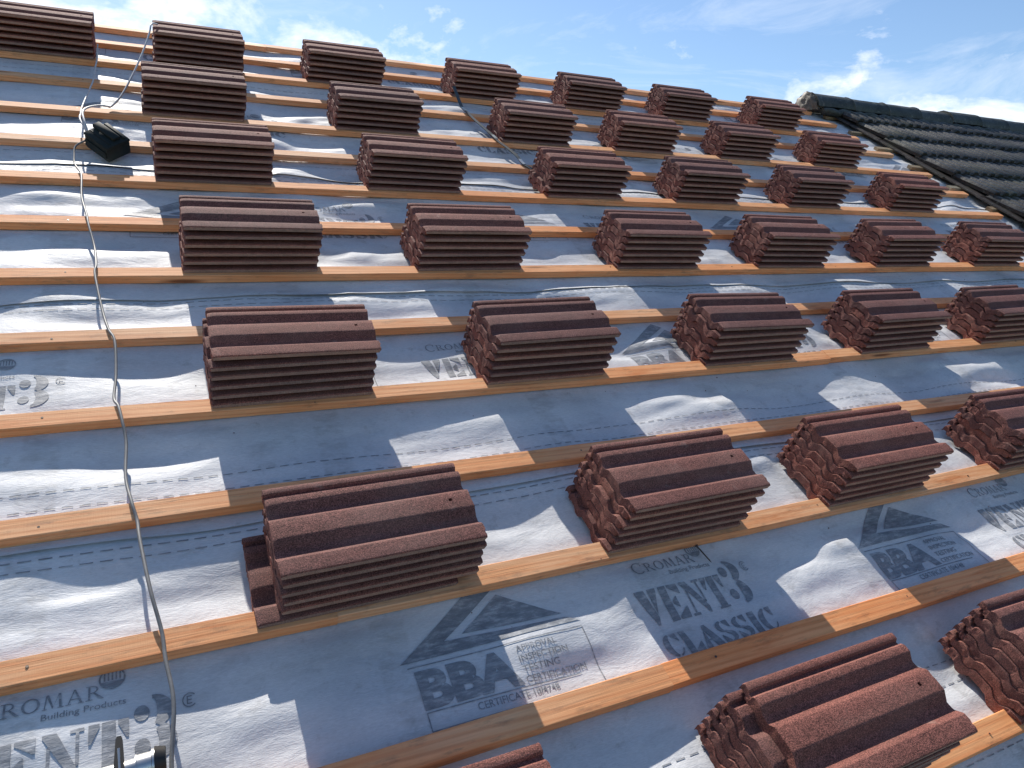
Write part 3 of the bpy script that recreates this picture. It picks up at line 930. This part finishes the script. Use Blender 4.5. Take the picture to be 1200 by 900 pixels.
# crumbs of concrete broken off the tiles, lying on the sheet below the stacks
rng = random.Random(77); bm = bmesh.new()
for _ in range(120):
    j, st_ = ROWS[rng.randrange(3, 7)]; a_, b_ = st_[rng.randrange(len(st_))]
    u = rng.uniform(a_ - .16, b_ + .10); v = vj(j) + rng.uniform(-.10, .24)
    r_ = rng.uniform(.0009, .0026) * (1.5 if rng.random() < .08 else 1)
    kk = max(k for k in range(-1, len(LAPS)) if k < 0 or LAPS[k] < v)
    n_ = float(strip_height(kk, np.array([u]), np.array([v]))[0])
    if vj(j) - .002 < v < vj(j) + BW: n_ = BT
    g_ = bmesh.ops.create_icosphere(bm, subdivisions=1, radius=r_)
    for w in g_['verts']: w.co = Vector((w.co.x * rng.uniform(.7, 1.3) + u, w.co.y * rng.uniform(.7, 1.3) + v, w.co.z * rng.uniform(.4, .8) + n_ + r_ * .3))
o = bm_obj('tile_rubble', bm, TILE); o.matrix_world = M
tag(o, 'red-brown crumbs broken off the concrete tiles, scattered on the membrane', 'rubble', kind='stuff')

# ------------------------------------------------------------------ setting: roof body and ground
bm = bmesh.new()
add_box(bm, (1.5, -6.0, -.11), (9.66, RIDGE_V - .05, -.045))
o = bm_obj('roof_deck', bm, DECK); o.matrix_world = M; tag(o, kind='structure')
bm = bmesh.new()
add_box(bm, (1.5, -3.6, -.10), (14.7, 0.0, -.03))
o = bm_obj('roof_deck_rear', bm, OLD)
o.matrix_world = M @ Matrix.Translation((0, RIDGE_V, 0)) @ Matrix.Rotation(math.pi, 4, 'Z') @ Matrix.Rotation(PITCH * 2, 4, 'X') @ Matrix.Translation((-16.2, 0, 0))
tag(o, kind='structure')
g = mesh_obj('ground', [(-900, -900, 0), (900, -900, 0), (900, 900, 0), (-900, 900, 0)], [(0, 1, 2, 3)], mat_simple('ground_grass', (.07, .09, .04), .9, 0, .2, .4, .4))
tag(g, kind='structure')

# ------------------------------------------------------------------ sun and sky
sun_roof = Vector((-.035, math.cos(R(16.0)), math.sin(R(16.0)))).normalized()
sd = (M.to_3x3() @ sun_roof).normalized()
el = math.asin(sd.z); az = math.atan2(sd.x, sd.y)
ld = bpy.data.lights.new('sun', 'SUN'); ld.energy = 4.6; ld.angle = R(.55); ld.color = (1.0, .945, .86)
lo_ = link(bpy.data.objects.new('sun', ld)); lo_.rotation_euler = sd.to_track_quat('Z', 'Y').to_euler(); lo_.location = (0, 20, 40)

W = bpy.data.worlds.new('World'); S.world = W; W.use_nodes = True
nt = W.node_tree; nt.nodes.clear(); q = NT(nt)
out = nt.nodes.new('ShaderNodeOutputWorld'); bg = nt.nodes.new('ShaderNodeBackground')
sky = nt.nodes.new('ShaderNodeTexSky'); sky.sky_type = 'NISHITA'; sky.sun_disc = False
sky.sun_elevation = el; sky.sun_rotation = az; sky.altitude = 50; sky.air_density = 1.0; sky.dust_density = .35; sky.ozone_density = 2.2
tc = nt.nodes.new('ShaderNodeTexCoord')
def wco(scale, loc=(0, 0, 0), rot=(0, 0, 0)):
    mp = nt.nodes.new('ShaderNodeMapping'); mp.inputs['Scale'].default_value = scale; mp.inputs['Location'].default_value = loc; mp.inputs['Rotation'].default_value = rot
    nt.links.new(tc.outputs['Generated'], mp.inputs['Vector']); return mp.outputs[0]
puff = q.noise(wco((1, 1, 1.9), (3.52, 1.7, .4)), 6.0, 9, .62, .35)
puff2 = q.noise(wco((1, 1, 1.6), (7.3, .2, 2.4)), 15.0, 7, .6, .3)
wisp = q.noise(wco((1.0, 1.0, 3.2), (.3, 5.1, 1.1), (0, .35, .2)), 3.4, 8, .66, .9)
cover = q.noise(wco((1, 1, 1), (1.3, 9.1, .6)), 1.7, 2, .5)
sep = nt.nodes.new('ShaderNodeSeparateXYZ'); nt.links.new(tc.outputs['Generated'], sep.inputs[0])
CLOUD = (sep, puff, puff2, wisp, cover)
# direction masks: clouds bank to the left of the ridge and low on the right
x = sep.outputs[0]; z = sep.outputs[2]
y = sep.outputs[1]
left = q.ramp(q.math('ADD', x, .5), [(.42, 1.0), (.92, 0.0)])
low = q.ramp(z, [(.14, 1.0), (.36, 0.0)])
right = q.ramp(x, [(.50, 0.0), (.74, 1.0)])
north = q.ramp(y, [(.15, 0.0), (.50, 1.0)])
bias = q.math('ADD', q.math('MULTIPLY', left, .215), q.math('MULTIPLY', low, .132))
bias = q.math('ADD', bias, q.math('MULTIPLY', right, .02))
bias = q.math('SUBTRACT', bias, .04)
d1 = q.math('ADD', q.math('ADD', q.math('MULTIPLY', puff, .66), q.math('MULTIPLY', puff2, .34)), bias)
c1 = q.ramp(d1, [(.60, 0.0), (.70, .7), (.82, 1.0)])
d2 = q.math('ADD', q.math('ADD', wisp, q.math('MULTIPLY', bias, .5)), q.math('MULTIPLY', right, .06))
c2 = q.math('MULTIPLY', q.ramp(d2, [(.54, 0.0), (.82, 1.0)]), .40)
cl_ = q.math('MULTIPLY', q.math('MAXIMUM', c1, c2), north)
col = q.mix(q.mix(sky.outputs[0], (.95, 1.02, 1.08), 1.0, 'MULTIPLY'), (9.6, 9.8, 10.2), cl_)
nt.links.new(col, bg.inputs[0]); bg.inputs[1].default_value = .093
nt.links.new(bg.outputs[0], out.inputs[0])

# ------------------------------------------------------------------ camera
Rc = Matrix(((0.90135577, -0.37390154, 0.21853011), (-0.07642752, -0.63400728, -0.76954117), (0.4262823, 0.67692866, -0.60004248)))
rot = M.to_3x3() @ Rc.transposed() @ Matrix(((1, 0, 0), (0, -1, 0), (0, 0, -1)))
cd = bpy.data.cameras.new('camera'); cam = link(bpy.data.objects.new('camera', cd))
cam.matrix_world = Matrix.Translation(M @ Vector((3.78129729, -4.78518102, 1.34695106))) @ rot.to_4x4()
cd.sensor_width = 36; cd.lens = 832.92 / 1200 * 36; cd.clip_start = .02; cd.clip_end = 3000
S.camera = cam

S.view_settings.view_transform = 'Standard'; S.view_settings.look = 'None'
S.view_settings.gamma = 1; S.view_settings.use_curve_mapping = False
S.view_settings.exposure = 0.54
S.render.engine = 'CYCLES'
S.cycles.max_bounces = 6
S.cycles.use_denoising = True
